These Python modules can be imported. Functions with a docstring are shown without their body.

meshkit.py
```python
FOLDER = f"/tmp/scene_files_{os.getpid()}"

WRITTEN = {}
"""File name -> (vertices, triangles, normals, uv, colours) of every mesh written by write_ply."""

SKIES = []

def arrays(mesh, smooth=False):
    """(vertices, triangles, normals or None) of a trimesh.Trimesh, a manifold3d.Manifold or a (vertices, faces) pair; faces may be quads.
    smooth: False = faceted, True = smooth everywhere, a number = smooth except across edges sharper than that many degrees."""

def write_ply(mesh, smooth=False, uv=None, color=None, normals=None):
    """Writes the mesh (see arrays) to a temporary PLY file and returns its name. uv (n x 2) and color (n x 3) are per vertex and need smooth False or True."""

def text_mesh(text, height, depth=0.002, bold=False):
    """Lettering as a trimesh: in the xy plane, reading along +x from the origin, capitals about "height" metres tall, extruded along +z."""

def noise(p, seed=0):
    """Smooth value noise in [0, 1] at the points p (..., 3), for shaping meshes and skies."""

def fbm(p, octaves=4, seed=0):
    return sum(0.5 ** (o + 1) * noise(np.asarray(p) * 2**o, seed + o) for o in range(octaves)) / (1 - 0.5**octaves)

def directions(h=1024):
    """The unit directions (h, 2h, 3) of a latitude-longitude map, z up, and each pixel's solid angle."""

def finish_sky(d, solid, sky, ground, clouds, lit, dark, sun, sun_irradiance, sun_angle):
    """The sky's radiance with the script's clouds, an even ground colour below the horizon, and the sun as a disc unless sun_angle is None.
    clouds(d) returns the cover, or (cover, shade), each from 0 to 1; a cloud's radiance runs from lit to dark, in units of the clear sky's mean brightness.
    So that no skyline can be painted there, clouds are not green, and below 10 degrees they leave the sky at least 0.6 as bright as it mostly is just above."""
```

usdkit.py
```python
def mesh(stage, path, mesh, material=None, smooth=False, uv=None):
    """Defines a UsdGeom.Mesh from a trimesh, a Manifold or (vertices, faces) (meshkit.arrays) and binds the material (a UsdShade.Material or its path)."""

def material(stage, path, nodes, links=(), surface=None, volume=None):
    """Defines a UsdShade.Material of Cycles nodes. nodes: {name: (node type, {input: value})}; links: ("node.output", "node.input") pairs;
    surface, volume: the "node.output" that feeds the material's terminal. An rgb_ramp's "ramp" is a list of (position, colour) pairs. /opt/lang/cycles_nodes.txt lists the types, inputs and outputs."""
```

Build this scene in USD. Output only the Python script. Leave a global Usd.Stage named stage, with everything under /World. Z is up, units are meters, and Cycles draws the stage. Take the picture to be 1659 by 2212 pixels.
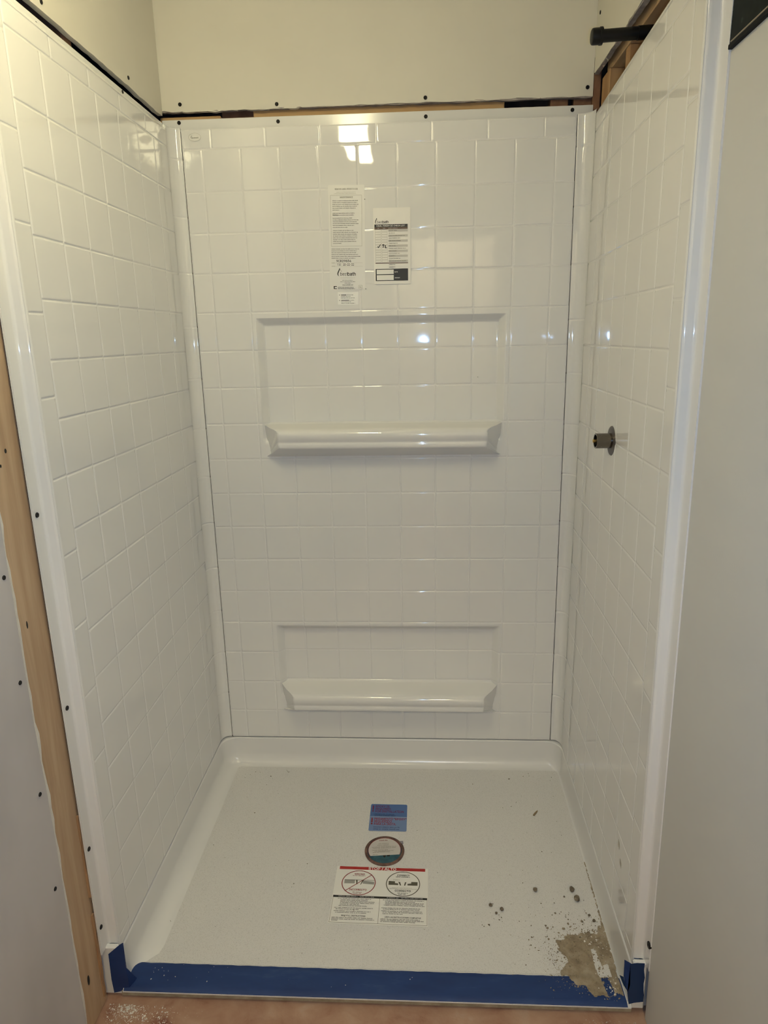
import math, random
import numpy as np, trimesh, usdkit, meshkit
from pxr import Usd, UsdGeom, UsdLux, UsdShade, Gf, Sdf, Vt
from shapely.geometry import Polygon, box as sbox, Point, LineString
from shapely.ops import unary_union

stage = Usd.Stage.CreateInMemory()
UsdGeom.SetStageUpAxis(stage, 'Z'); UsdGeom.SetStageMetersPerUnit(stage, 1.0)
UsdGeom.Xform.Define(stage, '/World'); UsdGeom.Scope.Define(stage, '/World/Looks')
rng = np.random.default_rng(7); random.seed(7)
Z0 = 1.85                                   # height of the first tile joint below the top row

# ------------------------------------------------------------------ camera, light, exposure
CAM = np.array([0.1161, -2.0145, Z0 - 0.4061])
FPX, YAW, PITCH, ROLL = 1438.77, 0.0540, -0.2553, 0.0192
def rot(axis, a):
    c, s = math.cos(a), math.sin(a)
    return np.array({'x': [[1,0,0],[0,c,-s],[0,s,c]], 'y': [[c,0,s],[0,1,0],[-s,0,c]], 'z': [[c,-s,0],[s,c,0],[0,0,1]]}[axis])
RM = rot('z', YAW) @ rot('x', PITCH) @ rot('y', ROLL)
cam = UsdGeom.Camera.Define(stage, '/World/camera')
m4 = np.eye(4); m4[0,:3] = RM[:,0]; m4[1,:3] = RM[:,2]; m4[2,:3] = -RM[:,1]; m4[3,:3] = CAM
cam.AddTransformOp().Set(Gf.Matrix4d(*m4.ravel().tolist()))
cam.CreateHorizontalApertureAttr(36.0); cam.CreateVerticalApertureAttr(36.0*2212/1659)
cam.CreateFocalLengthAttr(FPX/1659*36); cam.CreateClippingRangeAttr(Gf.Vec2f(0.02, 100))
cam.CreateExposureAttr(1.06)
LAMP_POS, LAMP_SIZE, LAMP_POWER, LAMP_COL = (-0.14, -1.17), (0.125, 0.32), 17.6, (1.0, 0.89, 0.535)
LAMP_DROP = 0.20
HALL_POWER, HALL_COL = 92.0, (1.0, 0.84, 0.57)
FLASH_POWER, FLASH_COL = 9.0, (0.29, 0.56, 1.0)
fl = UsdLux.SphereLight.Define(stage, '/World/phone_flash')      # the phone's own flash beside its lens
fl.CreateRadiusAttr(0.004); fl.CreateColorAttr(Gf.Vec3f(*FLASH_COL)); fl.CreateIntensityAttr(FLASH_POWER/(4*math.pi*0.004**2)/math.pi*1.0)
sh_ = UsdLux.ShapingAPI.Apply(fl.GetPrim()); sh_.CreateShapingConeAngleAttr(72.0); sh_.CreateShapingConeSoftnessAttr(1.0)
fl.AddTransformOp().Set(Gf.Matrix4d(*np.vstack([np.c_[m4[:3,:3], [0,0,0]], [CAM[0]+0.028, CAM[1]-0.004, CAM[2]-0.012, 1]]).ravel().tolist()))
# fl.AddTranslateOp().Set(Gf.Vec3d(CAM[0]+0.028, CAM[1]-0.004, CAM[2]-0.012))

# ------------------------------------------------------------------ helpers
_used = {}
def path_for(parent, name):
    base = f'{parent}/{name}'; k = _used.get(base, 0); _used[base] = k + 1
    return base if k == 0 else f'{base}_{k:03d}'
def tag(p, label=None, cat=None, group=None, kind=None):
    for k, v in (('label', label), ('category', cat), ('group', group), ('kind', kind)):
        if v: p.SetCustomDataByKey(k, v)
    return p
def thing(name, label, cat, loc=(0,0,0), mat=None, group=None, kind=None):
    x = UsdGeom.Xform.Define(stage, path_for('/World', name))
    if mat is not None: x.AddTransformOp().Set(Gf.Matrix4d(*np.asarray(mat, float).ravel().tolist()))
    elif tuple(loc) != (0,0,0): x.AddTranslateOp().Set(Gf.Vec3d(*map(float, loc)))
    return tag(x.GetPrim(), label, cat, group, kind)
def pp(parent): return '/World' if parent is None else str(parent.GetPath())
def part(name, mesh, material, parent=None, smooth=False, label=None, kind=None):
    m = usdkit.mesh(stage, path_for(pp(parent), name), mesh, material, smooth=smooth)
    p = m.GetPrim()
    if label: p.SetCustomDataByKey('label', label)
    if kind: p.SetCustomDataByKey('kind', kind)
    return p
def cat(*ms):
    ms = [trimesh.Trimesh(*m, process=False) if isinstance(m, tuple) else m for m in ms]
    return trimesh.util.concatenate(ms)
def bx(x0, x1, y0, y1, z0, z1):
    b = trimesh.creation.box((abs(x1-x0), abs(y1-y0), abs(z1-z0))); b.apply_translation(((x0+x1)/2, (y0+y1)/2, (z0+z1)/2)); return b
def cbx(x0, x1, y0, y1, z0, z1, c=0.003):
    """A box with its edges chamfered."""
    x0, x1 = sorted((x0, x1)); y0, y1 = sorted((y0, y1)); z0, z1 = sorted((z0, z1)); pts = []
    for x, sx in ((x0, 1), (x1, -1)):
        for y, sy in ((y0, 1), (y1, -1)):
            for z, sz in ((z0, 1), (z1, -1)):
                pts += [(x, y+sy*c, z+sz*c), (x+sx*c, y, z+sz*c), (x+sx*c, y+sy*c, z)]
    return trimesh.convex.convex_hull(np.array(pts))
def wavybox(x0, x1, y0, y1, z0, z1, axis, n, amp, seed, c=0.002):
    """A rough-cut board: a box sampled along one axis whose long edges wander a little."""
    lo, hi = np.array([x0,y0,z0], float), np.array([x1,y1,z1], float)
    o = [a for a in range(3) if a != axis]; r = np.random.default_rng(seed)
    prof = [(lo[o[0]], lo[o[1]]), (hi[o[0]], lo[o[1]]), (hi[o[0]], hi[o[1]]), (lo[o[0]], hi[o[1]])]
    V, F = [], []
    for i in range(n):
        t = lo[axis] + (hi[axis]-lo[axis])*i/(n-1)
        for a, b in prof:
            p = np.zeros(3); p[axis] = t; p[o[0]] = a + r.normal()*amp; p[o[1]] = b + r.normal()*amp; V.append(p)
        if i:
            for k in range(4):
                a, b = (i-1)*4+k, (i-1)*4+(k+1)%4; F += [[a, b, b+4], [a, b+4, a+4]]
    F += [[0,2,1],[0,3,2]]; e = (n-1)*4; F += [[e,e+1,e+2],[e,e+2,e+3]]
    m = trimesh.Trimesh(np.array(V), np.array(F)); m.fix_normals(); return m
def lathe(profile, n=32):
    """Turns (radius, height) pairs about +z."""
    V, F = [], []
    for r, h in profile:
        for k in range(n): a = 2*math.pi*k/n; V.append((r*math.cos(a), r*math.sin(a), h))
    for i in range(len(profile)-1):
        for k in range(n):
            a, b = i*n+k, i*n+(k+1)%n; F += [[a, b, b+n], [a, b+n, a+n]]
    m = trimesh.Trimesh(np.array(V), np.array(F), process=False); m.merge_vertices(); m.update_faces(m.nondegenerate_faces()); return m
def orient(m, axis):
    """+z of a mesh turned to an axis: '+x', '-x', '-y'."""
    T = {'-y': rot('x', math.pi/2), '+x': rot('y', math.pi/2), '-x': rot('y', -math.pi/2), '+z': np.eye(3)}[axis]
    M = np.eye(4); M[:3,:3] = T; m = m.copy(); m.apply_transform(M); return m
def at(m, *p):
    m = m.copy(); m.apply_translation(p); return m
def poly(coords): return Polygon(coords).buffer(0)
def flat(shape, depth=0.0003, z=0.0):
    gs = [g for g in getattr(shape, 'geoms', [shape]) if g.area > 0]
    m = cat(*[trimesh.creation.extrude_polygon(g, depth, engine='earcut') for g in gs]); m.apply_translation((0,0,z)); return m

# ------------------------------------------------------------------ materials
def M(name, nodes, links=(), surface='p.BSDF'):
    return usdkit.material(stage, f'/World/Looks/{name}', nodes, links, surface=surface)
def plain(name, col, rough=0.5, **kw): return M(name, {'p': ('principled_bsdf', dict(base_color=col, roughness=rough, **kw))})
def noisy(name, stops, scale=8, rough=0.6, detail=4, bump=0.0, bscale=None, stretch=(1,1,1), dist=0.0, nrough=0.55, bdist=0.002, **kw):
    n = {'g': ('geometry', {}), 'm': ('mapping', {'scale': stretch}), 'n': ('noise_texture', {'scale': scale, 'detail': detail, 'distortion': dist, 'roughness': nrough}),
         'r': ('rgb_ramp', {'ramp': stops}), 'p': ('principled_bsdf', dict(roughness=rough, **kw))}
    l = [('g.position', 'm.vector'), ('m.vector', 'n.vector'), ('n.fac', 'r.fac'), ('r.color', 'p.base_color')]
    if bump:
        n['b'] = ('bump', {'strength': bump, 'distance': bdist}); n['n2'] = ('noise_texture', {'scale': bscale or scale*6, 'detail': 3})
        l += [('m.vector', 'n2.vector'), ('n2.fac', 'b.height'), ('b.normal', 'p.normal')]
    return M(name, n, l)
GEL = (0.76, 0.755, 0.735)
gel = M('white_gelcoat', {'g': ('geometry', {}), 'n': ('noise_texture', {'scale': 9.0, 'detail': 1.0}), 'b': ('bump', {'strength': 0.12, 'distance': 0.003}),
        'p': ('principled_bsdf', {'base_color': GEL, 'roughness': 0.035, 'specular_ior_level': 0.55})},
        [('g.position', 'n.vector'), ('n.fac', 'b.height'), ('b.normal', 'p.normal')])
gel_plain = plain('white_gelcoat_flange', (0.74, 0.735, 0.715), 0.16)
pan_mat = noisy('white_textured_pan', [(0.30, (0.56,0.55,0.53)), (0.46, (0.67,0.66,0.64)), (1.0, (0.71,0.70,0.68))], scale=420, rough=0.42, detail=2, bump=0.3, bscale=1100, bdist=0.0008)
dry_cream = noisy('cream_drywall', [(0.3, (0.67,0.64,0.55)), (0.7, (0.70,0.67,0.58))], scale=5, rough=0.75, bump=0.15, bscale=420, bdist=0.0006)
dry_grey = noisy('bare_drywall', [(0.25, (0.42,0.395,0.385)), (0.55, (0.55,0.525,0.52)), (1.0, (0.60,0.575,0.57))], scale=3.2, rough=0.85, stretch=(1,1,0.45), bump=0.15, bscale=420, bdist=0.0006)
dry_right = noisy('painted_drywall', [(0.3, (0.59,0.585,0.56)), (0.7, (0.62,0.615,0.59))], scale=3, rough=0.65, bump=0.15, bscale=380, bdist=0.0006)
gypsum = noisy('gypsum_core', [(0.3, (0.76,0.73,0.68)), (0.7, (0.88,0.86,0.82))], scale=60, rough=0.95, bump=0.6, bscale=160)
paper_edge = noisy('drywall_paper_edge', [(0.3, (0.22,0.19,0.17)), (0.7, (0.40,0.36,0.33))], scale=40, rough=0.95)
def wood(name, a, b, stretch, scale=26):
    return noisy(name, [(0.25, a), (0.5, tuple((np.array(a)+b)/2)), (0.72, b)], scale=scale, rough=0.7, detail=6, stretch=stretch, dist=0.6, bump=0.2, bscale=120, bdist=0.0008)
pine_v = wood('pine_upright', np.array((0.38,0.25,0.145)), np.array((0.58,0.42,0.27)), (1.2,1.2,0.09))
pine_x = wood('pine_lengthways', np.array((0.42,0.25,0.105)), np.array((0.63,0.42,0.20)), (0.10,1.2,1.2))
pine_y = wood('pine_plate', np.array((0.42,0.27,0.13)), np.array((0.62,0.43,0.23)), (1.2,0.10,1.2))
pine_z = wood('pine_stud_end', np.array((0.34,0.185,0.08)), np.array((0.50,0.31,0.15)), (1.2,1.2,0.10))
pine_red = wood('dark_pine', np.array((0.16,0.075,0.04)), np.array((0.27,0.14,0.075)), (1.2,0.15,0.8))
shim_mat = wood('cedar_shim', np.array((0.30,0.165,0.08)), np.array((0.46,0.28,0.15)), (1.2,1.2,0.07), 40)
cavity_shade = plain('wall_cavity_shade', (0.018,0.014,0.012), 0.95)  # near-black backing: shade inside the wall put into the colour
cavity_shade_brown = noisy('cavity_shade_backing', [(0.3, (0.03,0.018,0.012)), (0.7, (0.09,0.05,0.03))], scale=14, rough=0.95)  # dark brown backing for the open gaps, cavity shade painted in
black_metal = plain('black_screw', (0.012,0.011,0.010), 0.45, metallic=0.6)
hole_mat = plain('screw_hole', (0.02,0.017,0.014), 0.9)
black_pvc = plain('black_pipe', (0.005,0.005,0.0045), 0.42, specular_ior_level=0.3)
chrome = plain('dark_chrome', (0.19,0.17,0.15), 0.09, metallic=1.0)
plate_metal = plain('brushed_plate', (0.15,0.135,0.13), 0.42, metallic=0.6)
brass = plain('brass', (0.62,0.42,0.14), 0.3, metallic=1.0)
seam_mat = plain('dark_seam', (0.055,0.048,0.036), 0.8)
tape_mat = noisy('blue_masking_tape', [(0.30, (0.005,0.026,0.120)), (0.62, (0.009,0.038,0.155)), (0.80, (0.035,0.075,0.19))], scale=16, rough=0.62, detail=6, stretch=(0.6,1.6,1.0), bump=0.3, bscale=260, bdist=0.0006)
tape_dark = plain('blue_masking_tape_edge', (0.005,0.030,0.105), 0.62)
subfloor = noisy('rust_subfloor', [(0.28, (0.20,0.075,0.050)), (0.45, (0.35,0.20,0.135)), (0.62, (0.42,0.27,0.19)), (0.85, (0.47,0.37,0.30))], scale=12, rough=0.9, detail=8, bump=0.5, bscale=90, dist=0.4)
edge_beige = noisy('pan_raw_edge', [(0.3, (0.26,0.22,0.15)), (0.7, (0.42,0.37,0.27))], scale=40, rough=0.85)
mud = noisy('dried_sandy_dirt', [(0.25, (0.17,0.13,0.085)), (0.5, (0.31,0.25,0.17)), (0.8, (0.44,0.38,0.29))], scale=38, rough=0.95, detail=6, bump=0.8, bscale=300)
clod_mat = noisy('dirt_clod', [(0.3, (0.09,0.07,0.05)), (0.7, (0.25,0.205,0.145))], scale=120, rough=0.95, bump=0.6, bscale=400)
dust_white = noisy('plaster_crumbs', [(0.3, (0.58,0.53,0.47)), (0.7, (0.82,0.79,0.74))], scale=120, rough=0.95)
chip_mat = noisy('wood_chip', [(0.3, (0.16,0.11,0.06)), (0.7, (0.30,0.22,0.13))], scale=90, rough=0.9, stretch=(1,0.3,1))
label_paper = plain('label_paper', (0.765,0.755,0.72), 0.35)
card_paper = plain('card_paper', (0.82,0.80,0.75), 0.55)
grey_row = plain('grey_table_row', (0.56,0.54,0.50), 0.55)
ink = plain('black_ink', (0.025,0.023,0.020), 0.5)
ink_soft = plain('fine_print_ink', (0.23,0.215,0.175), 0.5)
ink_pale = plain('pale_print_ink', (0.42,0.40,0.34), 0.5)
white_ink = plain('white_ink', (0.80,0.79,0.75), 0.5)
brown_ink = plain('brown_rule', (0.12,0.075,0.05), 0.5)
red_ink = plain('red_ink', (0.40,0.022,0.018), 0.5)
red_dark = plain('dark_red_ink', (0.25,0.022,0.02), 0.5)
purple_ink = plain('red_over_blue_ink', (0.15,0.018,0.075), 0.5)
blue_hi = plain('blue_label_upper', (0.070,0.150,0.36), 0.4)
blue_lo = plain('blue_label_lower', (0.155,0.235,0.43), 0.4)
navy_ink = plain('navy_ink', (0.02,0.04,0.14), 0.5)
grey_fill = plain('grey_diagram', (0.33,0.32,0.29), 0.5)
olive_fill = plain('dark_diagram', (0.10,0.09,0.06), 0.5)
teal = noisy('teal_plug', [(0.3, (0.012,0.06,0.085)), (0.7, (0.035,0.125,0.16))], scale=50, rough=0.5)
rust_rim = noisy('dirty_rim', [(0.3, (0.075,0.040,0.032)), (0.7, (0.19,0.105,0.080))], scale=60, rough=0.7)
dark_panel_mat = noisy('dark_speckled_board', [(0.35, (0.003,0.006,0.005)), (0.68, (0.007,0.012,0.011)), (0.74, (0.035,0.043,0.04))], scale=55, rough=0.6, detail=3, specular_ior_level=0.15)
trim_mat = plain('beige_trim', (0.26,0.22,0.15), 0.5)
white_paint = plain('white_paint', (0.74,0.72,0.66), 0.5)
diffuser = M('lamp_diffuser', {'e': ('emission', {'color': LAMP_COL, 'strength': LAMP_POWER})}, surface='e.emission')

# ------------------------------------------------------------------ the shower's shape
T = 0.1088; TX = 0.108
ZB, ZT = Z0 - 1.735, Z0 + 0.110              # bottom of the panels, top of the top full tile row
ROWS = sorted({round(Z0 - T*j, 5) for j in range(0, 16)} | {ZB, round(ZT, 5)})
SEAM_L, SEAM_R = -0.535, (0.5456, 0.556)
def seam_r(z): return SEAM_R[0] + (SEAM_R[1]-SEAM_R[0])*np.clip((Z0+0.16-z)/1.895, 0, 1)
XL = -0.566
def XR(y, z): return 0.588 + (-y/0.835)*(-0.036 + 0.0125*(Z0 - z))
G_D = 0.0011                                    # depth of the moulded joints
RING = [(0.0, -G_D), (0.0010, -G_D*0.97), (0.0018, -G_D*0.60), (0.0028, -G_D*0.17), (0.0047, 0.0)]
def frame_back(u, v, h): return np.stack([u, -h, v], -1)
def frame_left(u, v, h): return np.stack([XL + h, u, v], -1)
def frame_right(u, v, h): return np.stack([XR(u, v) - h, u, v], -1)
def tile_mesh(u0, u1, v0, v1, frame, flip=False, tilt=0.0035, base=0.0):
    """One moulded tile: a flat face with a rounded edge running down into the joint."""
    V, F = [], []; a, b = rng.normal(size=2)*tilt
    uc, vc = (u0+u1)/2, (v0+v1)/2
    for i, (s, h) in enumerate(RING):
        c = 0.0 if i == 0 else 0.0022 + s*0.35
        ring = [(u0+s+c, v0+s), (u1-s-c, v0+s), (u1-s, v0+s+c), (u1-s, v1-s-c), (u1-s-c, v1-s), (u0+s+c, v1-s), (u0+s, v1-s-c), (u0+s, v0+s+c)]
        for u, v in ring:
            w = i/4.0; V.append((u, v, h + base + w*(a*(u-uc) + b*(v-vc))))
        if i:
            for k in range(8):
                p, q = (i-1)*8+k, (i-1)*8+(k+1) % 8; F += [[p, q, q+8], [p, q+8, p+8]]
    e = 32; F += [[e, e+k, e+k+1] for k in range(1, 7)]
    V = np.array(V); P = frame(V[:,0], V[:,1], V[:,2]); F = np.array(F)
    if flip: F = F[:, ::-1]
    return trimesh.Trimesh(P, F, process=False)
# the two recesses moulded above the shelves: (x0, x1, z top, z bottom) at the wall face
RECESS = [(-0.360, 0.371, Z0-0.343, Z0-0.700), (-0.356, 0.376, Z0-1.318, Z0-1.575)]
R_D, R_W = 0.022, 0.021
def smooth01(t): t = np.clip(t, 0, 1); return t*t*(3-2*t)*0.35 + t*0.65
def recess(u, v):
    d = np.zeros(np.broadcast(u, v).shape)
    for x0, x1, zt, zb in RECESS:
        e = np.minimum(np.minimum(u-x0, x1-u), zt-v); d = np.maximum(d, np.where(v > zb, R_D*smooth01(e/R_W), 0.0))
    return d
def groove(s):
    return np.interp(s, [r[0] for r in RING], [r[1] for r in RING])
def grid_tile(u0, u1, v0, v1):
    def lines(a, b, extra):
        s = [r[0] for r in RING]; L = [a+x for x in s] + [b-x for x in s] + list(np.linspace(a+s[-1], b-s[-1], 9))
        for e in extra:
            for k in (-0.003, 0, 0.003, 0.008, 0.014, R_W-0.003, R_W, R_W+0.003): L.append(e[0] + e[1]*k)
        L = np.array(sorted(x for x in L if a-1e-9 <= x <= b+1e-9)); return L[np.concatenate([[True], np.diff(L) > 4e-4])] if len(L) else L
    ex = [(r[0], 1) for r in RECESS] + [(r[1], -1) for r in RECESS]; ez = [(r[2], -1) for r in RECESS]
    U, Vv = lines(u0, u1, ex), lines(v0, v1, ez); U[-1], Vv[-1] = u1, v1
    uu, vv = np.meshgrid(U, Vv)
    s = np.minimum(np.minimum(uu-u0, u1-uu), np.minimum(vv-v0, v1-vv)); h = groove(np.maximum(s, 0)) - recess(uu, vv)
    P = frame_back(uu.ravel(), vv.ravel(), h.ravel()); n, k = len(U), len(Vv); F = []
    for j in range(k-1):
        for i in range(n-1):
            a = j*n+i; F += [[a, a+1, a+n+1], [a, a+n+1, a+n]]
    return trimesh.Trimesh(P, np.array(F), process=False)

# ---- back panel
ZF = Z0 + 0.160                                  # top of the face of the back panel, foot of its flange
back = thing('shower_back_panel', 'glossy white tile-look shower back panel with two moulded shelves', 'shower panel')
xs0 = [-0.2642 + TX*k for k in range(-2, 8)]
for r in range(len(ROWS)-1):
    v0, v1 = ROWS[r], ROWS[r+1]; zm = (v0+v1)/2
    xs = [SEAM_L+0.0008] + xs0 + [float(seam_r(zm))-0.0008]
    for u0, u1 in zip(xs[:-1], xs[1:]):
        gu, gv = np.meshgrid(np.linspace(u0, u1, 25), np.linspace(v0, v1, 25)); rc = recess(gu, gv)
        if rc.max() < 1e-6: t = tile_mesh(u0, u1, v0, v1, frame_back)
        elif rc.min() > R_D-1e-6: t = tile_mesh(u0, u1, v0, v1, frame_back, base=-R_D)
        else: t = grid_tile(u0, u1, v0, v1)
        part('tile', t, gel, back, smooth=True)
bxs = [SEAM_L+0.0008] + [0.004+0.152*k for k in range(-3, 4)] + [float(seam_r(ZF))-0.0008]
for u0, u1 in zip(bxs[:-1], bxs[1:]):
    part('border_tile', tile_mesh(u0, u1, ZT, ZF, frame_back, tilt=0.002), gel, back, smooth=True)
part('backing_sheet', cat(bx(SEAM_L+0.003, float(seam_r(1.0))-0.006, 0.0305, 0.034, ZB, ZF+0.01)), gel_plain, back)
part('top_flange', cat(cbx(-0.589, 0.589, 0.0125, 0.016, ZF-0.012, Z0+0.1885, 0.001)), gel_plain, back)

def shelf_mesh(x0, x1, zt):
    """A moulded ledge with a rolled nose, a cove and a lip, its ends cut back at an angle."""
    prof = [(0.024, 0.0065), (0.019, 0.0005), (0.012, -0.0015), (-0.030, -0.0075), (-0.048, -0.0100), (-0.0570, -0.0130), (-0.0630, -0.0185), (-0.0655, -0.0260), (-0.0650, -0.0340), (-0.0628, -0.0410),
            (-0.0602, -0.0455), (-0.0592, -0.0485), (-0.0600, -0.0515), (-0.0612, -0.0550), (-0.0612, -0.0620), (-0.0595, -0.0660), (-0.0560, -0.0680), (-0.0300, -0.0830), (-0.0020, -0.0975), (0.004, -0.100), (0.024, -0.100)]
    V, F = [], []; n = len(prof)
    def xe(y, z): return (max(0.0, -y) if z > -0.020 or z < -0.066 else 0.0620)*0.86 + max(0.0, (-z-0.05))*0.10
    cols = []
    for f in (0, 0.004, 0.012, 0.5, 1-0.012, 1-0.004, 1):
        for y, z in prof:
            a, b = x0 + xe(y, z), x1 - xe(y, z); k = min(f, 1-f)
            rnd = 0.0 if k >= 0.012 else (0.004 if k < 0.002 else 0.001)
            V.append((a + (b-a)*f, y + (rnd if y < 0 else 0), zt + z))
    m = 7
    for i in range(m-1):
        for k in range(n-1):
            a = i*n+k; F += [[a, a+1, a+n+1], [a, a+n+1, a+n]]
    P2 = Polygon(prof).buffer(0)
    tv, tf = trimesh.creation.triangulate_polygon(Polygon(prof), engine='earcut')
    idx = [int(np.argmin([(q[0]-p[0])**2+(q[1]-p[1])**2 for q in prof])) for p in tv]
    for a, b, c in tf: F += [[idx[a], idx[b], idx[c]], [(m-1)*n+idx[a], (m-1)*n+idx[c], (m-1)*n+idx[b]]]
    M_ = trimesh.Trimesh(np.array(V), np.array(F), process=False); trimesh.repair.fix_normals(M_); return M_
part('shelf', shelf_mesh(-0.358, 0.372, Z0-0.655), gel, back, smooth=42)
part('shelf', shelf_mesh(-0.356, 0.379, Z0-1.530), gel, back, smooth=42)

SCREW = lathe([(0.0, 0.0004), (0.0012, 0.0004), (0.0018, 0.0016), (0.0044, 0.0020), (0.0050, 0.0012), (0.0050, -0.004), (0.0, -0.004)], 14)
def screw(parent, axis, x, y, z, s=1.0):
    m = SCREW.copy(); m.apply_scale(s); part('screw', at(orient(m, axis), x, y, z), black_metal, parent, smooth=35)
for x, z in ((-0.541, 0.181), (-0.2645, 0.1755), (0.141, 0.1745), (0.534, 0.1775)): screw(back, '-y', x, 0.0125, Z0+z)
part('dirt_speck', cat(*[at(trimesh.creation.icosphere(1, r), x, -0.0004, Z0+z) for x, z, r in ((-0.030, -0.030, .0011), (-0.033, -0.268, .0011), (0.292, -0.522, .0010))]), hole_mat, back)

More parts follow.
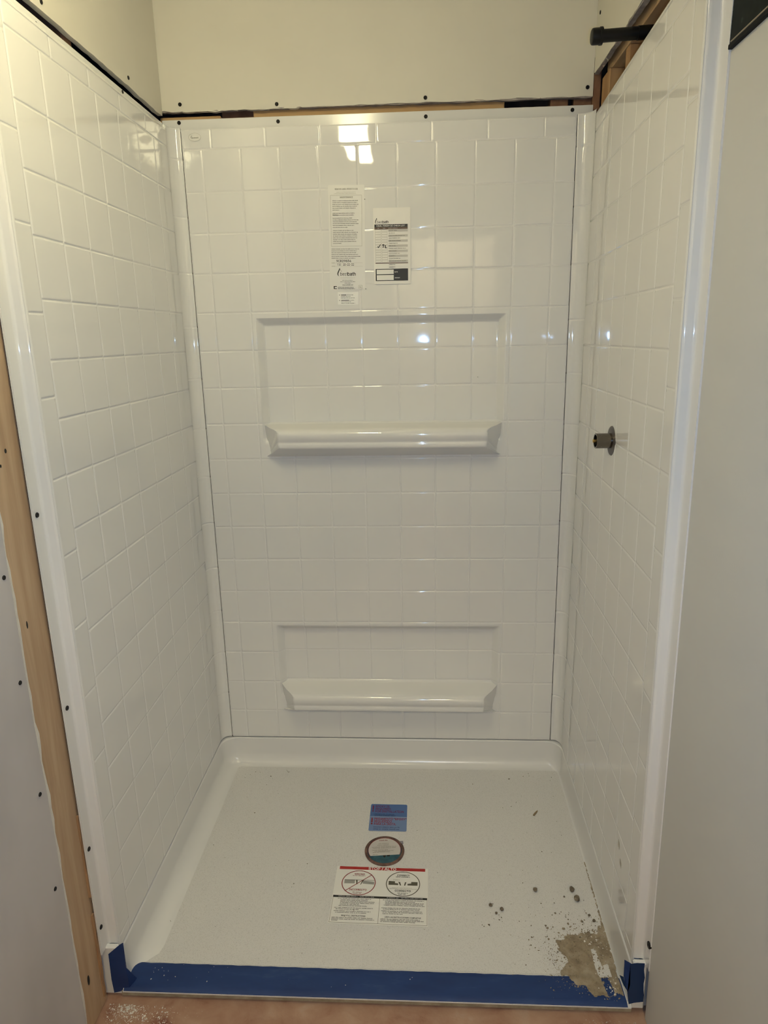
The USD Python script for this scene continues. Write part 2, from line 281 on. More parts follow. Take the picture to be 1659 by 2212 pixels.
# ---- side panels
def side(sgn, label):
    name = 'shower_left_panel' if sgn < 0 else 'shower_right_panel'
    p = thing(name, label, 'shower panel'); fr = frame_left if sgn < 0 else frame_right; flip = sgn > 0
    cols = [-0.7771 + TX*i for i in range(7)]; Yc = -0.031 if sgn < 0 else -0.036
    cols = cols + [Yc+0.006]
    for r in range(len(ROWS)-1):
        for u0, u1 in zip(cols[:-1], cols[1:]):
            part('tile', tile_mesh(u0, u1, ROWS[r], ROWS[r+1], fr, flip), gel, p, smooth=True)
    for a, b in zip(*(lambda L: (L[:-1], L[1:]))([-0.7771, -0.628, -0.478, -0.328, -0.178, Yc+0.006])):
        part('border_tile', tile_mesh(a, b, ZT, Z0+0.156, fr, flip, tilt=0.002), gel, p, smooth=True)
    Yf = -0.8290
    zs = [ZB] + [Z0-0.050-0.1505*k for k in range(11, -2, -1)] + [Z0+0.156]
    zs = [z for i, z in enumerate(zs) if i == 0 or z - zs[i-1] > 0.02]
    for a, b in zip(zs[:-1], zs[1:]):
        part('border_tile', tile_mesh(Yf-0.006, -0.7771, a, b, fr, flip, tilt=0.002), gel, p, smooth=True)
    # front edge: rolled corner, a short face turned to the room, a fillet and the nailing flange
    prof = [(-0.0004, Yf+0.001)] + [(-0.0004+0.0079*(1-math.cos(t)), Yf-0.0005-0.0075*math.sin(t)) for t in np.linspace(0.0, math.pi/2, 8)]
    prof += [(0.0175 + 0.006*math.sin(t), Yf-0.008-0.006*(1-math.cos(t))) for t in np.linspace(0, math.pi/2, 6)]
    prof += [(0.0240, Yf-0.0220), (0.0240, -0.868), (0.0275, -0.868), (0.0275, Yf-0.012)]
    zz = np.linspace(0.133, Z0+0.175, 24); V, F = [], []
    for j, z in enumerate(zz):
        for d, y in prof:
            zb = z if j else z + (0.007 if 0.010 < d < 0.016 else 0) - (0.016 if d < 0.004 else 0)
            x = (XL - d) if sgn < 0 else (float(XR(Yf, z)) + d); V.append((x, y, zb))
    n = len(prof)
    for j in range(len(zz)-1):
        for k in range(n-1):
            a = j*n+k; q = [[a, a+n, a+n+1], [a, a+n+1, a+1]]; F += q if sgn < 0 else [t[::-1] for t in q]
    part('front_flange', trimesh.Trimesh(np.array(V), np.array(F), process=False), gel, p, smooth=40)
    # top edge: rolled over to a flange set back against the framing
    prof = [(-0.0004, Z0+0.148)] + [(-0.0004+0.006*(1-math.cos(t)), Z0+0.150+0.006*math.sin(t)) for t in np.linspace(0.0, math.pi/2, 6)] + [(0.021, Z0+0.157), (0.0225, Z0+0.160), (0.0225, Z0+0.182), (0.026, Z0+0.182)]
    yy = np.linspace(-0.85, 0.012, 20); V, F = [], []
    for y in yy:
        for d, z in prof: V.append(((XL-d) if sgn < 0 else float(XR(min(y, -0.0), z))+d, y, z))
    n = len(prof)
    for j in range(len(yy)-1):
        for k in range(n-1):
            a = j*n+k; q = [[a, a+1, a+n+1], [a, a+n+1, a+n]]; F += q if sgn < 0 else [t[::-1] for t in q]
    part('top_flange', trimesh.Trimesh(np.array(V), np.array(F), process=False), gel_plain, p, smooth=40)
    # rounded inside corner in tall pieces
    zc = [ZB] + [Z0-0.064-0.1503*k for k in range(11, -2, -1)] + [Z0+0.165]
    zc = [z for i, z in enumerate(zc) if i == 0 or z - zc[i-1] > 0.03]
    for a, b in zip(zc[:-1], zc[1:]):
        zl = sorted({a, a+0.0013, a+0.0026, a+0.0050, (a+b)/2, b-0.0050, b-0.0026, b-0.0013, b}); V, F = [], []
        for z in zl:
            h = float(groove(min(z-a, b-z)))*0.9
            xw = XL if sgn < 0 else float(XR(Yc, z)); xs = SEAM_L if sgn < 0 else float(seam_r(z))
            w = abs(xw-xs)-0.009; pts = [(0.0004, Yc-0.0012)]
            for t in np.linspace(0.0, math.pi/2, 10):                      # concave quarter ellipse
                pts.append((0.0004 + w - w*math.cos(t), Yc - Yc*math.sin(t)))
            nrm = [(1.0, 0.0)] + [(math.cos(t), -math.sin(t)) for t in np.linspace(0.0, math.pi/2, 10)]
            pts += [(w+0.0045, 0.0), (w+0.0068, 0.0006), (w+0.0080, 0.0024), (w+0.0083, 0.012)]; nrm += [(0,-1), (0.3,-0.9), (0.8,-0.5), (1,0)]
            for (d, y), (nx, ny) in zip(pts, nrm): V.append((xw - sgn*(d + h*nx), y + h*ny, z))
        n = 15
        for j in range(len(zl)-1):
            for k in range(n-1):
                q0 = j*n+k; q = [[q0, q0+n+1, q0+1], [q0, q0+n, q0+n+1]]; F += q if sgn > 0 else [t[::-1] for t in q]
        part('corner_tile', trimesh.Trimesh(np.array(V), np.array(F), process=False), gel, p, smooth=50)
    return p
left = side(-1, 'glossy white tile-look shower panel on the left side, with a rolled front edge')
right = side(1, 'glossy white tile-look shower panel on the right side, with the valve sticking out')
for z, y in ((0.154, -0.643), (0.161, -0.266)): screw(left, '+x', XL-0.0225, y+0.02, Z0+z+0.016, 0.8)
for z in (-0.711, -1.111, -1.447, -1.652): screw(left, '+x', XL-0.0240, -0.8565, Z0+z, 1.0)
screw(right, '-x', float(XR(-0.835, Z0-1.66))+0.0240, -0.861, Z0-1.655, 1.5)
part('scuff', cat(*[flat(poly([(0,0),(w,.004),(w*.9,.004+hh),(w*.1,hh)]), 0.0002).apply_transform(np.array([[0,0,-1,float(XR(y, z))-0.0003],[1,0,0,y],[0,1,0,z],[0,0,0,1]], float)) for y, z, w, hh in ((-.700, Z0-1.558, .012, .016), (-.722, Z0-1.590, .014, .012), (-.690, Z0-1.56, .003, .012))]),
     plain('grey_scuff', (0.42,0.39,0.33), 0.6), right)
# dark gaps that show between the three panels and above the base
part('seam', cat(bx(SEAM_L-0.003, SEAM_L+0.0035, 0.004, 0.007, ZB-0.004, ZF-0.004)), seam_mat, back)
sv = np.array([[float(seam_r(z))+d, 0.007, z] for z in (ZB-0.004, ZF-0.004) for d in (-0.005, 0.0035)])
part('seam', trimesh.Trimesh(sv, [[0,1,3],[0,3,2]], process=False), seam_mat, back)

# ---- shower base
base = thing('shower_pan', 'white textured shower pan with raised rim and low taped front edge', 'shower pan')
PZ = 0.020; YB = -0.857
def u_path(inset, R, n=8):
    """Outline of the pan, from the left front round the back to the right front, set in by a distance; the left cove runs out at the threshold."""
    yf = -0.846; big = inset > 0.003; yb = -inset*(0.85 if big else 1); r = max(R - inset, 0.004); pts = []
    def lf(y): return (0.30 + 1.05*np.clip((y + 0.800)/0.045, 0, 1)) if big else 1.0
    def xl(y): return XL - 0.001 + inset*lf(y)
    def xr(y): return float(XR(min(y, 0), ZB)) + 0.001 - inset*(0.26 if big else 1)
    ys = [yf, -0.825, -0.808, -0.796, -0.784, -0.772, -0.760, -0.740]
    for y in ys + list(np.linspace(-0.70, yb-r, 5)): pts.append((xl(y), y))
    x0 = xl(yb-r)
    for t in np.linspace(0, math.pi/2, n)[1:]: pts.append((x0 + r - r*math.cos(t), yb - r + r*math.sin(t)))
    xe = xr(yb-r)
    for x in np.linspace(x0+r, xe-r, 8)[1:]: pts.append((x, yb))
    for t in np.linspace(0, math.pi/2, n)[1:]: pts.append((xe - r + r*math.sin(t), yb - r + r*math.cos(t)))
    for y in list(np.linspace(yb-r, -0.70, 5))[1:] + ys[::-1]: pts.append((xr(y), y))
    return np.array(pts)
ups = [(-0.020, ZB-0.0035), (-0.002, ZB-0.0035), (0.0008, ZB-0.0045), (0.0022, ZB-0.008), (0.004, ZB-0.030)]
ups += [(0.006 + 0.036*(1-math.cos(t)), PZ + 0.040 - 0.040*math.sin(t)) for t in np.linspace(0.05, math.pi/2, 9)]
V, F = [], []; n = None
for s, z in ups:
    P = u_path(s, 0.052); n = len(P)
    for x, y in P: V.append((x, y, z))
for i in range(len(ups)-1):
    for k in range(n-1):
        a = i*n+k; F += [[a, a+1, a+n+1], [a, a+n+1, a+n]]
part('upstand', trimesh.Trimesh(np.array(V), np.array(F)[:, ::-1], process=False), plain('white_pan_rim', (0.73,0.725,0.71), 0.22), base, smooth=60)
inner = u_path(ups[-1][0], 0.052)
part('pan_floor', flat(poly([tuple(p) for p in inner if p[1] > -0.782] + [(inner[-1][0], -0.782), (inner[0][0], -0.782)]), 0.012, PZ-0.012), pan_mat, base)
tp = [(-0.782, PZ), (-0.792, PZ+0.0030), (-0.802, PZ+0.0045), (-0.845, PZ+0.0045), (-0.853, PZ+0.0030), (-0.857, PZ-0.001), (-0.857, PZ-0.004)]
def extrude_x(prof, x0, x1, m=2):
    V, F = [], []; k = len(prof)
    for x in np.linspace(x0, x1, m):
        for y, z in prof: V.append((x, y, z))
    for i in range(m-1):
        for j in range(k-1): a = i*k+j; F += [[a, a+1, a+k+1], [a, a+k+1, a+k]]
    return trimesh.Trimesh(np.array(V), np.array(F), process=False)
part('threshold', extrude_x(tp, XL+0.004, 0.574), pan_mat, base, smooth=50)
part('raw_front_edge', bx(-0.566, 0.575, -0.854, -0.80, 0.004, PZ-0.0035), edge_beige, base)
part('side_flange', cat(bx(-0.606, XL-0.004, -0.838, 0.010, 0.004, ZB-0.004), bx(0.604, 0.612, -0.838, 0.010, 0.004, ZB-0.004)), gel_plain, base)
part('front_post', cbx(-0.6085, XL+0.0020, -0.8515, -0.8385, 0.004, 0.1365, 0.003), gel_plain, base)
part('front_post', cbx(0.5725, 0.6025, -0.8515, -0.8385, 0.010, 0.1350, 0.003), gel_plain, base)

# ------------------------------------------------------------------ the room
ZC = 2.42; YR = -2.47
def rough_edge(x0, x1, z, amp, seed, n):
    r = np.random.default_rng(seed); xs = np.linspace(x0, x1, n); w = np.cumsum(r.normal(size=n))*amp*0.35; w -= np.linspace(w[0], w[-1], n)
    return [(float(x), float(z + w[i] + r.normal()*amp*0.5)) for i, x in enumerate(xs)]
def sheet(outline, axis, face, thick):
    """A drywall sheet from an outline in the wall's plane; face is where the painted side lies."""
    m = flat(poly(outline), thick)
    if axis == 'back': T_ = np.array([[1,0,0,0],[0,0,1,face],[0,1,0,0],[0,0,0,1]], float)
    elif axis == 'left': T_ = np.array([[0,0,-1,face],[1,0,0,0],[0,1,0,0],[0,0,0,1]], float)
    else: T_ = np.array([[0,0,1,face],[1,0,0,0],[0,1,0,0],[0,0,0,1]], float)
    m.apply_transform(T_); trimesh.repair.fix_normals(m); return m
# floor and ceiling
tag(part('floor', bx(-0.75, 0.75, YR-1.3, 0.15, -0.05, 0.0), subfloor, None), 'rust-brown dusty subfloor below the front of the shower base', 'floor', kind='structure')
tag(part('ceiling', bx(-0.75, 0.75, YR-1.3, 0.15, ZC, ZC+0.05), white_paint, None), 'white ceiling above the shower and the room', 'ceiling', kind='structure')
# back wall
wb = thing('wall_back', 'cream drywall back wall above the shower, wood framing showing in the gap', 'wall', kind='structure')
eb = rough_edge(-0.598, 0.586, Z0+0.2090, 0.0014, 3, 60)
part('drywall_sheet', sheet(eb + [(0.586, Z0+0.30), (0.600, Z0+0.30), (0.600, ZC), (-0.598, ZC)], 'back', 0.012, 0.0127), dry_cream, wb)
part('paper_edge', trimesh.util.concatenate([wavybox(-0.597, 0.585, 0.0128, 0.0245, Z0+0.2068, Z0+0.2098, 0, 70, 0.0008, 4)]), paper_edge, wb)
for x0, x1, z0, z1, mt in ((-0.60, -0.428, 0.10, 0.2005, pine_x), (-0.336, 0.355, 0.08, 0.26, pine_x), (0.478, 0.526, 0.08, 0.26, pine_red), (0.540, 0.596, 0.08, 0.26, pine_red)):
    part('framing_block', cbx(x0, x1, 0.030, 0.066, Z0+z0, Z0+z1, 0.002), mt, wb)
part('framing_block', cbx(-0.43, -0.33, 0.050, 0.085, Z0+0.08, Z0+0.26, 0.002), pine_red, wb)
part('framing_block', cbx(0.5865, 0.607, 0.014, 0.040, Z0+0.175, Z0+0.303, 0.002), pine_red, wb)
part('cavity_shade_board', bx(-0.68, 0.70, 0.10, 0.13, 0, ZC), cavity_shade_brown, wb)
for x, z in ((-0.534, 0.226), (-0.2655, 0.218), (0.140, 0.220), (0.571, 0.230)): screw(wb, '-y', x, 0.012, Z0+z)
# left wall
wl = thing('wall_left', 'left wall of drywall, a bare wood stud beside the shower edge', 'wall', kind='structure')
el = rough_edge(0.010, -0.868, Z0+0.198, 0.0014, 5, 40)
part('drywall_sheet', sheet(el + [(-0.868, ZC), (0.010, ZC)], 'left', -0.585, 0.0127), dry_cream, wl, label='cream drywall above the shower panel')
el = rough_edge(-0.95, -0.95, 0, 0, 1, 2)
r_ = np.random.default_rng(11); zz = np.linspace(0.004, ZC, 90); yy = -0.950 + np.cumsum(r_.normal(size=90))*0.0006; yy -= np.linspace(0, yy[-1]+0.950, 90)
edge = [(float(y)-0.009, float(z)) for y, z in zip(yy, zz)]
part('drywall_sheet', sheet(edge + [(YR, ZC), (YR, 0.004)], 'left', -0.5925, 0.0125), dry_grey, wl, label='bare grey-lilac drywall in front of the stud')
V, F = [], []
for i, (y, z) in enumerate(edge):
    j = r_.normal()*0.0008
    V += [(-0.5924, y-0.0005, z), (-0.5955, y+0.0065+j*2, z), (-0.5986, y+0.0150+j*2, z)]
    if i:
        for k in (0, 1): a = (i-1)*3+k; F += [[a, a+1, a+4], [a, a+4, a+3]]
part('torn_edge', trimesh.Trimesh(np.array(V), np.array(F), process=False), gypsum, wl, smooth=False, label='white torn gypsum edge')
part('stud', cbx(-0.636, -0.5985, -1.005, -0.858, 0.0, ZC-0.04, 0.003), pine_v, wl, label='pine stud')
part('stud', cbx(-0.69, -0.6000, -0.50, -0.46, 0.0, ZC-0.04, 0.003), pine_red, wl)
part('stud', cbx(-0.66, -0.606, -0.030, 0.012, 0.0, Z0+0.19, 0.003), pine_v, wl)
part('bottom_plate', cbx(-0.69, -0.606, -0.862, -0.60, 0.0, 0.012, 0.002), pine_y, wl)
for y, z, a, b in ((-0.905, Z0-0.583, .004, .0055), (-0.925, Z0-0.606, .003, .004), (-0.917, 0.120, .006, .017), (-0.925, Z0-0.90, .003, .010)):
    kn = lathe([(0, 0.0006), (0.7, 0.0005), (1.0, -0.001), (0, -0.001)], 12); kn.apply_scale((b, a, 1)); part('knot', at(orient(kn, '+x'), -0.5987, y, z), hole_mat, wl, smooth=40)
for z0, z1, y0, y1 in ((Z0-1.56, Z0-1.355, -0.8700, -0.8655), (0.022, Z0-1.605, -0.8735, -0.8660)):
    sh = wavybox(-0.5990, -0.5945, y0, y1, z0, z1, 2, 12, 0.0007, int(z0*100)+5); part('shim', sh, shim_mat, wl)
part('cavity_shade_board', bx(-0.74, -0.70, -0.87, 0.10, 0, ZC), cavity_shade, wl)
for z, y in ((0.203, -0.600), (0.207, -0.210)): screw(wl, '+x', -0.585, y, Z0+z+0.012, 0.9)
for u, v in ((8,1248),(43,1475),(86,1716),(119,1920)):
    d = RM @ np.array([(u-829.5)/FPX, 1, -(v-1106)/FPX]); s = (-0.5925-CAM[0])/d[0]; q = CAM + s*d; screw(wl, '+x', -0.5925, q[1], q[2], 0.82)
# right wall
wr = thing('wall_right', 'right wall of painted drywall, framing bare above the shower panel', 'wall', kind='structure')
er = rough_edge(0.011, -0.868, Z0+0.262, 0.0015, 8, 40)
part('drywall_sheet', sheet(er + [(-0.868, ZC), (0.011, ZC)], 'right', 0.5865, 0.0127), dry_cream, wr, label='cream drywall above the shower panel')
part('paper_edge', wavybox(0.5870, 0.5990, -0.867, 0.010, Z0+0.2585, Z0+0.2630, 1, 50, 0.001, 14), paper_edge, wr)
V = np.array([[0.5735, y, ZC] for y in (-0.866, YR)] + [[0.6010, y, 0.002] for y in (-0.866, YR)] + [[0.590, y, ZC] for y in (-0.866, YR)] + [[0.6180, y, 0.002] for y in (-0.866, YR)])
dr = trimesh.convex.convex_hull(V); part('drywall_sheet', dr, dry_right, wr, label='pale painted drywall in front of the shower')
for nm, x0, x1, y0, y1, z0, z1, mt in (('plate', 0.6125, 0.650, -1.0, -0.020, 0.250, 0.300, pine_y), ('stud', 0.6085, 0.650, -0.062, 0.012, -1.0, 0.250, pine_z),
        ('blocking', 0.6200, 0.660, -1.0, -0.206, 0.05, 0.205, pine_red), ('blocking', 0.6430, 0.660, -1.0, -0.206, 0.205, 0.2495, pine_red), ('blocking', 0.640, 0.680, -0.176, -0.076, 0.02, 0.190, pine_red)):
    part(nm, cbx(x0, x1, y0, y1, Z0+z0, Z0+z1, 0.002), mt, wr)
part('stud', cbx(0.6150, 0.650, -0.206, -0.176, Z0-1.0, Z0+0.2495, 0.002), pine_z, wr)
part('cavity_shade_board', bx(0.70, 0.74, -0.868, 0.10, 0, ZC), cavity_shade_brown, wr)
screw(wr, '-x', 0.5865, -0.022, Z0+0.388, 0.9)
def on_right(u, v):
    d = RM @ np.array([(u-829.5)/FPX, 1, -(v-1106)/FPX]); lo, hi = 0.0, 5.0
    for _ in range(50):
        s = (lo+hi)/2; q = CAM + s*d; x = 0.5735 + 0.0275*(ZC-q[2])/ZC
        lo, hi = (s, hi) if q[0] < x else (lo, s)
    return q
for u, v, s in ((1557,262,.85),(1533,494,.6),(1510,730,.6),(1506,785,.8),(1487,965,.35),(1486,985,.45),(1484,1010,.8),(1468,1142,.35),(1465,1165,.4),(1466,1213,.85)):
    q = on_right(u, v); screw(wr, '-x', float(q[0]), float(q[1]), float(q[2]), s)
# wall behind the camera, out of view, with a doorway to a lit hall
wf = thing('wall_front', 'painted wall behind the camera with a doorway', 'wall', kind='structure')
part('drywall_sheet', cat(bx(-0.61, -0.02, YR-0.1, YR, 0, ZC), bx(0.60, 0.64, YR-0.1, YR, 0, ZC), bx(-0.02, 0.60, YR-0.1, YR, 2.06, ZC)), dry_right, wf)
part('hall_wall', cat(bx(-0.75, 0.75, YR-1.3, YR-1.25, 0, ZC), bx(-0.75, -0.70, YR-1.3, YR-0.1, 0, ZC), bx(0.70, 0.75, YR-1.3, YR-0.1, 0, ZC)), white_paint, wf)
# out-of-view ceiling lamp, reflected in the top rows of the back panel
lamp = thing('ceiling_lamp', 'long flush white ceiling lamp out of view, with a lit warm diffuser and an added skirt that shades the right walls', 'lamp', (LAMP_POS[0], LAMP_POS[1], ZC))
a, b = LAMP_SIZE[0]/2, LAMP_SIZE[1]/2
part('housing', cat(cbx(-a-.02, a+.02, -b-.02, b+.02, -0.030, 0.0, .003), cbx(a+.001, a+.009, -b-.01, b+.01, -LAMP_DROP-.030, -0.029, .001)), white_paint, lamp)  # the opaque side skirt is added to keep light off the right walls
part('diffuser', cbx(-a, a, -b, b, -LAMP_DROP, -0.0301, .02), diffuser, lamp)
hl = thing('unseen_hall_lamp', 'unseen small round ceiling lamp in the hall behind the camera, placed to light surfaces facing the doorway', 'lamp', (0.3, YR-0.7, ZC))  # out of view; strength set to light faces turned to the doorway
part('housing', lathe([(0, 0), (.11, 0), (.11, -.02), (0, -.02)], 24), white_paint, hl, smooth=30)
part('diffuser', lathe([(0, -.0201), (.1, -.0201), (.09, -.05), (0, -.06)], 24), M('unseen_hall_diffuser', {'e': ('emission', {'color': HALL_COL, 'strength': HALL_POWER})}, surface='e.emission'), hl, smooth=30)

# ------------------------------------------------------------------ plumbing
pipe = thing('shower_stub_pipe', 'black capped stub pipe sticking out of the framing at top right', 'pipe', (0.507, -0.34, Z0+0.2165))
ax = orient(lathe([(0.0, -0.012), (0.0124, -0.012), (0.0124, 0.128), (0.0, 0.128)], 32), '+x')
tl = np.eye(4); tl[:3,:3] = rot('y', -0.035) @ rot('z', 0.0)
def tilt(m): m = m.copy(); m.apply_transform(tl); return m
tube = part('tube', tilt(ax), black_pvc, pipe, smooth=35)
part('cap', tilt(orient(lathe([(0.0, -0.0125), (0.013, -0.0125), (0.0152, -0.011), (0.0160, -0.008), (0.0160, 0.004), (0.0172, 0.005), (0.0172, 0.0105), (0.0124, 0.0115)], 32), '+x')), black_pvc, tube, smooth=35)
part('collar', tilt(orient(lathe([(0.0124, 0.085), (0.0135, 0.0855), (0.0135, 0.127), (0.0, 0.127)], 32), '+x')), black_pvc, tube, smooth=35)
YV, ZV = -0.416, Z0-0.652; xv = float(XR(YV, ZV))
valve = thing('shower_valve', 'metal shower valve stem with round plate on the right panel', 'valve', (xv, YV, ZV))
part('escutcheon', orient(lathe([(0.0, 0.0015), (0.030, 0.0020), (0.0345, 0.0012), (0.0360, -0.0010), (0.0, -0.0010)], 40), '-x'), plate_metal, valve, smooth=35)
sleeve = part('sleeve', orient(lathe([(0.0145, 0.030), (0.0145, 0.0375), (0.0172, 0.0380), (0.0180, 0.0370), (0.0180, 0.0015), (0.0, 0.0015)], 40), '-x'), chrome, valve, smooth=35)
part('sleeve_core', orient(lathe([(0.0, 0.0320), (0.0146, 0.0320)], 24), '-x'), hole_mat, sleeve)
part('stem', orient(lathe([(0.0, 0.0440), (0.0032, 0.0440), (0.0040, 0.0430), (0.0040, 0.0320), (0.0, 0.0320)], 16), '-x'), brass, sleeve, smooth=35)
# dark board at the top right
bp = thing('dark_board', 'dark speckled board cut off by the frame at top right', 'board', (0.580, -0.870, Z0))
part('panel', cbx(-0.0045, 0.002, -0.55, 0.0, -0.001, 0.50, 0.001), dark_panel_mat, bp)
part('bottom_trim', cbx(-0.0060, -0.0005, -0.55, -0.006, 0.0020, 0.0046, 0.0006), trim_mat, bp)
part('bottom_edge', cbx(-0.0060, 0.001, -0.55, 0.0, -0.0050, 0.0014, 0.0006), plain('black_edge', (0.003,0.0035,0.0035), 0.6, specular_ior_level=0.15), bp)

# ------------------------------------------------------------------ labels and print
def wall_mat(x, z, y=-0.0006, ang=0.0):
    c, s = math.cos(ang), math.sin(ang)                      # rows: local x, y, z axes and the origin
    return [[c,0,s,0],[-s,0,c,0],[0,-1,0,0],[x,y,z,1]]
def floor_mat(x, y, z, ang=0.0):
    c, s = math.cos(ang), math.sin(ang); return [[c,s,0,0],[-s,c,0,0],[0,0,1,0],[x,y,z,1]]
EPS = 0.00018
def rr(x0, y0, x1, y1, r=0.0): 
    return sbox(x0, y0, x1, y1) if r <= 0 else sbox(x0+r, y0+r, x1-r, y1-r).buffer(r, quad_segs=4)
def frame_(x0, y0, x1, y1, w): return rr(x0, y0, x1, y1).difference(rr(x0+w, y0+w, x1-w, y1-w))
def pr(parent, name, shape, mat_, lev=1, label=None, kind=None): return part(name, flat(shape, 0.00012, EPS*lev), mat_, parent, label=label, kind=kind)
def line_text(s, h, x, y, w=None, bold=False, center=False, lev=1, slant=0.0):
    m = meshkit.text_mesh(s, h, 0.00012, bold)
    (ax_, ay_, _), (bx_, by_, _) = m.bounds; k = 1.0 if w is None else w/(bx_-ax_)
    m.apply_translation((-ax_, 0, 0)); m.apply_scale((k, 1, 1)); wid = (bx_-ax_)*k
    m.apply_translation((x - (wid/2 if center else 0), y, EPS*lev)); return m
def fine(lines, seed, h=0.0012):
    """Print too small to read in the photograph: words as rows of tiny upright strokes, line by line: (x, y, width)."""
    r = np.random.default_rng(seed); V, F = [], []
    def q(x0, y0, x1, y1): n = len(V); V.extend([(x0,y0,0),(x1,y0,0),(x1,y1,0),(x0,y1,0)]); F.extend([(n,n+1,n+2),(n,n+2,n+3)])
    xh, lw, sw = h*0.72, h*0.60, h*0.20
    for x, y, w in lines:
        t = 0.0
        while t < w - lw:
            for _ in range(r.integers(2, 9)):
                if t > w - lw: break
                k, a, b0, b1 = r.random(), x + t, y - xh/2, y + xh/2
                if k < .25: q(a, b0, a+sw, b1 + h*.35)
                else: q(a, b0, a+sw, b1)
                if k < .8: q(a+lw-sw, b0, a+lw, b1)
                if r.random() < .8: q(a, b1-sw, a+lw, b1)
                if r.random() < .8: q(a, b0, a+lw, b0+sw)
                if k > .6: q(a, y-sw/2, a+lw, y+sw/2)
                t += lw + h*0.20
            t += h*0.50
    return (np.array(V, float), np.array(F))
def fpart(parent, lines, seed, h=0.0012, m_=None, lev=1):
    v, f = fine(lines, seed, h*1.12); v[:,2] = EPS*lev + 0.00012; return part('fine_print', (v, f), m_ or ink, parent)
def drop(s, x, y):
    """The water-drop mark: a heavy left stroke that thins out over the tip."""
    a = [(-.10, 0), (-.33, .10), (-.43, .34), (-.36, .62), (-.18, .96), (-.06, 1.22), (.02, 1.10), (-.02, .96), (-.16, .66), (-.28, .36), (-.24, .14)]
    b = [(-.06, 1.22), (.22, .72), (.27, .60), (.24, .60), (.19, .70), (.0, 1.05)]
    return unary_union([poly([(x+s*p, y+s*q) for p, q in c]) for c in (a, b)])
def logo(parent, x, y, w, s, tagline=True):
    pr(parent, 'logo_mark', drop(s, x + 0.26*s, y - 0.10*s), ink)
    part('lettering', cat(line_text('best', w*0.20, x+0.30*s, y, w*0.45), line_text('bath', w*0.20, x+0.30*s+w*0.46, y, w*0.50, bold=True)), ink, parent)
    if tagline: fpart(parent, [(x+0.32*s, y-w*0.13, w*0.92)], 5, 0.0010, ink_pale)

# tall maintenance label
ml = thing('maintenance_label', 'tall white label of small print stuck on the back panel', 'label', mat=wall_mat(-0.083, Z0-0.130, ang=-0.018))
pr(ml, 'sheet', rr(-.051, -.139, .051, .138, .003), label_paper, 0)
part('lettering', cat(line_text('REMOVE LABEL PRIOR TO USE', .0040, 0, .1255, .064, True, True), line_text('MAINTENANCE', .0040, 0, .1045, .036, True, True)), ink_soft, ml)
fpart(ml, [(-.028, .1195, .054), (-.034, .1155, .062)], 2, .0012, ink_pale)
pr(ml, 'print_frame', frame_(-.045, -.022, .043, .112, .0007), ink_pale)
ys = .0975; L = []
for w in (.073, .071, .075, .069, .066, .022, 0, .062, .062, 0, .056, .075, .069, .074, .061, .042, 0, .059, .071, .069, .069, .071, .064, .066, .025):
    if w: L.append((-.0395, ys, w)); ys -= .00485
    else: ys -= .0032
fpart(ml, L, 3, .0019)
part('lettering', line_text('Warning:', .0026, -.0395, .0595, .015, True, lev=2), ink, ml)
fpart(ml, [(-.0445, -.029-.0049*k, w) for k, w in enumerate((.079, .073, .071, .076, .082, .068))], 4, .0018)
pr(ml, 'rule', unary_union([rr(-.045, -.0665, .044, -.0661), rr(-.045, -.0755, .044, -.0751), rr(-.045, -.0668, -.036, -.0655), rr(-.045, -.0758, -.035, -.0745)]), ink_pale)
part('handwriting', cat(line_text('9CR29834', .0060, -.031, -.0640, .042, True), line_text('TIE', .0052, -.029, -.0735, .011, False), line_text('10-22-22', .0056, -.012, -.0735, .031, True)), ink, ml)
logo(ml, -.026, -.1005, .046, .0185)
fpart(ml, [(-.015, -.1135, .030), (-.021, -.1172, .044), (-.009, -.1208, .020)], 6, .0014)
part('lettering', line_text('www.bestbath.com', .0026, .0005, -.1270, .031, True, True), ink, ml)
pr(ml, 'certification_mark', unary_union([rr(-.040, -.1310, -.031, -.1290), rr(-.040, -.1365, -.0375, -.1290), rr(-.040, -.1370, -.031, -.1352)]), ink)
fpart(ml, [(-.028, -.1322, .046), (-.028, -.1345, .047), (-.028, -.1366, .050)], 7, .0015)
pr(ml, 'certification_mark', frame_(.032, -.1370, .043, -.1270, .0008), ink_pale); fpart(ml, [(.034, -.131, .006), (.035, -.1335, .006)], 8, .002, ink_pale)
# check list card, standing off the panel at its edges
cl = thing('check_list_card', 'white check list card with black title bar, right of the tall label', 'card', mat=wall_mat(0.0445, Z0-0.155, y=-0.0020, ang=-0.004))
part('card', flat(rr(-.052, -.1015, .0525, .101, .001), 0.0006, -0.0006), card_paper, cl)
logo(cl, -.045, .0610, .0335, .0125, False)
title = pr(cl, 'title_bar', rr(-.049, .0455, .0445, .058), ink)
pr(cl, 'header_row', rr(-.049, .0450, .0445, .0502), brown_ink, 2)
part('lettering', line_text('FINAL FINISH QC CHECK LIST', .0038, -.0430, .0523, .080, True, lev=2), white_ink, title)
fpart(cl, [(-.040, .0477, .004), (-.025, .0477, .007), (-.010, .0477, .026)], 9, .0016, white_ink, 3)
ROWH = .00672; names_w = (.024, .018, .047, .032, .035, .025, .019, .049, .024, .031, .018, .032, .051)
pr(cl, 'shaded_row', unary_union([rr(-.010, .0413-ROWH*k-.0030, .0445, .0413-ROWH*k+.0030) for k in range(0, 13, 2)]), grey_row)
fpart(cl, [(-.009, .0413-ROWH*k, w) for k, w in enumerate(names_w)], 10, .0021, ink_soft, 2)
pr(cl, 'tick_box', unary_union([frame_(x, .0413-ROWH*k-.0029, x+.0165, .0413-ROWH*k+.0029, .0005) for k in range(13) for x in (-.0475, -.0290)]), ink_pale)
